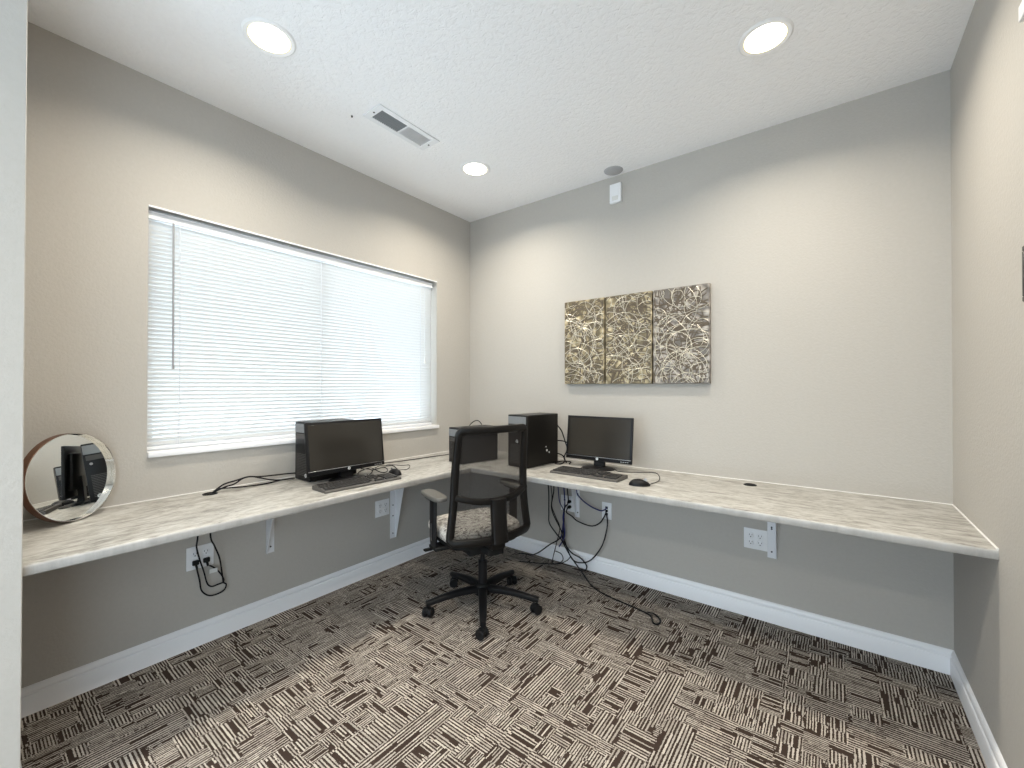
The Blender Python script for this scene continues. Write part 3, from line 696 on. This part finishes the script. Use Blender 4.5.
# five-star base: legs aimed at the five casters
base_ang = [math.radians(a-70.7) for a in (-48.5, 23.5, 95.5, 167.5, -120.5)]
m = MB(); m.lathe([(.030, .075), (.046, .078), (.048, .11), (.040, .135), (.033, .14)], n=28); cp(m, 'hub', MT['blackmat'])
for a in base_ang:
    d = Vector((math.cos(a), math.sin(a), 0))
    pts = [d*.03+Vector((0, 0, .108)), d*.12+Vector((0, 0, .108)), d*.22+Vector((0, 0, .097)), d*.30+Vector((0, 0, .082)), d*.335+Vector((0, 0, .078))]
    m = MB(); m.sweep(catmull(pts, 4), [.027-.011*i/16 for i in range(17)], [.021-.008*i/16 for i in range(17)], up=(0, 0, 1), n=12, power=3)
    lg = cp(m, 'leg', MT['black'])
    c = d*.325; sd = Vector((-d.y, d.x, 0)); tr = Vector((d.x*.6+sd.x*.8, d.y*.6+sd.y*.8, 0)); ax = Vector((-tr.y, tr.x, 0))
    m = MB(); m.cyl(c+Vector((0, 0, .045)), c+Vector((0, 0, .085)), .006, 10)
    m.lathe([(.021, -.009), (.023, 0), (.021, .009)], c+Vector((0, 0, .036))-tr*.006, 20, ax.to_track_quat('Z', 'Y').to_matrix())
    cs = cp(m, 'caster_body', MT['blackmat'], lg)
    for s_ in (-1, 1):
        m = MB(); m.lathe([(.012, -.009), (.023, -.009), (.0265, -.006), (.0265, .006), (.023, .009), (.012, .009)], c+Vector((0, 0, .0268))+ax*s_*.0185-tr*.006, 24, ax.to_track_quat('Z', 'Y').to_matrix())
        cp(m, 'caster_wheel', MT['black'], lg)
m = MB(); m.cyl((0, 0, .13), (0, 0, .27), .026, 24); m.cyl((0, 0, .27), (0, 0, .385), .014, 20); cp(m, 'gas_lift', MT['black'])
m = MB(); m.box(OX-.115, OX+.115, -.15, .12, .370, .425, .015, 2); m.box(OX-.05, OX+.05, -.235, -.12, .385, .43, .01, 2)
m.box(OX-.27, OX+.27, -.045, .045, .398, .418, .004, 1); cp(m, 'tilt_mechanism', MT['blackmat'])
m = MB(); m.tube([(OX-.08, .03, .39), (OX-.2, .04, .388), (OX-.27, .045, .386)], .006, 8); m.box(OX-.30, OX-.25, .03, .06, .381, .392, .004, 1); cp(m, 'height_lever', MT['blackmat'])
# seat
def superpad(mb, cx, cy, hx, hy, z0_, z1_, n=36, p=4.5, crown=.012, dz=lambda x, y: 0):
    prof = [(.90, 0, 0), (.975, .12, 0), (1.0, .38, 0), (1.0, .62, 0), (.975, .86, 0), (.92, .97, .15), (.75, 1.0, .55), (.5, 1.0, .85), (.2, 1.0, 1.0)]
    rings = []
    for s_, t_, cr in prof:
        ring = []
        for i in range(n):
            a = 2*PI*i/n; ca, sa = math.cos(a), math.sin(a); e = 2/p
            x = math.copysign(abs(ca)**e, ca)*hx*s_; y = math.copysign(abs(sa)**e, sa)*hy*s_
            ring.append(mb.bm.verts.new((cx+x, cy+y, z0_+(z1_-z0_)*t_+crown*cr+dz(x, y))))
        rings.append(ring)
    for A, B in zip(rings, rings[1:]):
        for i in range(n): mb.bm.faces.new((A[i], A[(i+1) % n], B[(i+1) % n], B[i]))
    mb.bm.faces.new(rings[0][::-1]); mb.bm.faces.new(rings[-1])
wf = lambda x, y: -.035*max(0, (y-.12)/.12)**2
m = MB(); superpad(m, OX, .020, .232, .220, .445, .520, dz=wf); cp(m, 'seat', MT['seat'], ang=70)
m = MB(); superpad(m, OX, .020, .220, .208, .420, .450, crown=0, dz=wf); cp(m, 'seat_pan', MT['blackmat'])
# backrest: surface y(x, z), curved round the sitter
def bs(x, z, off=0):
    yy = -.225+.055*(x/.22)**2-.03*((z-.75)/.33)**2
    return Vector((OX+x, yy+off, z))
def sidex(z): return .206+.016*min(1, max(0, (1.08-z)/.38)) + .030*max(0, (.70-z)/.24)**1.3
ZT, ZB_, ZM = 1.066, .478, .716
side = []
for s_ in (1,):
    pass
loop = []
zs = [ZB_+.035+(ZT-.03-ZB_-.035)*i/14 for i in range(15)]
for z in zs: loop.append(bs(sidex(z), z))
xe = sidex(ZT-.03)
for k in range(1, 4):
    a = k/4*PI/2; loop.append(bs(xe-.03+.03*math.cos(a), ZT-.03+.03*math.sin(a)))
for i in range(9): loop.append(bs((xe-.03)*(1-2*i/8), ZT))
for k in range(1, 4):
    a = PI/2-k/4*PI/2; loop.append(bs(-(xe-.03+.03*math.cos(a)), ZT-.03+.03*math.sin(a)))
for z in reversed(zs): loop.append(bs(-sidex(z), z))
xb = sidex(ZB_)
for k in range(1, 4):
    a = k/4*PI/2; loop.append(bs(-(xb-.035+.035*math.cos(a)), ZB_+.035-.035*math.sin(a)))
for i in range(9): loop.append(bs(-(xb-.035)*(1-2*i/8), ZB_))
for k in range(1, 4):
    a = PI/2-k/4*PI/2; loop.append(bs(xb-.035+.035*math.cos(a), ZB_+.035-.035*math.sin(a)))
m = MB(); m.sweep(loop, .021, .016, n=12, closed=True, power=3)
def zmid(x): return ZM-.035*(1-(abs(x)/.22)**2.5)
m.sweep([bs(x, zmid(x), -.004) for x in [-.215+.43*i/16 for i in range(17)]], .018, .015, n=10, power=3)
cp(m, 'backrest_frame', MT['frame'])
m = MB(); nx, nz = 20, 20; g = []
for i in range(nx+1):
    col = []
    for j in range(nz+1):
        u = -1+2*i/nx; zz0 = zmid(u*.21); z = zz0+(ZT-.006-zz0)*j/nz; x = u*(sidex(z)-.003)
        col.append(m.bm.verts.new(bs(x, z, .004)))
    g.append(col)
for i in range(nx):
    for j in range(nz): m.bm.faces.new((g[i][j], g[i+1][j], g[i+1][j+1], g[i][j+1]))
cp(m, 'backrest_mesh', MT['mesh'], ang=80)
m = MB()   # broad spine below the mesh
sp = [bs(0, z, -.028) for z in (.695, .64, .59, .54, .495, .465)]
m.sweep(catmull(sp, 3), [.046]*16, [.022]*16, n=14, power=3.5)
m.box(OX-.045, OX+.045, -.26, -.10, .425, .475, .01, 2); cp(m, 'back_spine', MT['frame'])
m = MB(); g = []   # lumbar mesh across the lower openings
for i in range(17):
    u = -1+2*i/16; col = []
    for j in range(9):
        zz1 = zmid(u*.21); z = ZB_+(zz1-ZB_)*j/8; col.append(m.bm.verts.new(bs(u*(sidex(z)-.004), z, .006)))
    g.append(col)
for i in range(16):
    for j in range(8): m.bm.faces.new((g[i][j], g[i+1][j], g[i+1][j+1], g[i][j+1]))
cp(m, 'lumbar_mesh', MT['mesh'], ang=80)
# arms
for s_ in (-1, 1):
    X0 = OX+s_*.262
    m = MB()
    m.sweep(catmull([(OX+s_*.20, 0, .408), (X0-s_*.012, 0, .414), (X0, 0, .45), (X0+s_*.002, 0, .56), (X0+s_*.002, 0, .685)], 5), [.034]*21, [.013]*21, up=(1, 0, .01), n=10, power=3)
    ar = cp(m, 'arm_support', MT['black'])
    m = MB(); m.box(X0+s_*.0125-.002, X0+s_*.0125+.002, -.004, .004, .45, .66, .001, 1); cp(m, 'highlight_strip', MT['silver'], ar)  # thin silver strip standing for the highlight down the black upright
    m = MB(); superpad(m, X0, .0, .042, .125, .684, .708, n=28, p=3.5, crown=.002); cp(m, 'arm_pad', MT['armpad'], ar)
    m = MB(); m.box(X0-.03, X0+.03, -.06, .06, .672, .686, .004, 1); cp(m, 'pad_plate', MT['blackmat'], ar)
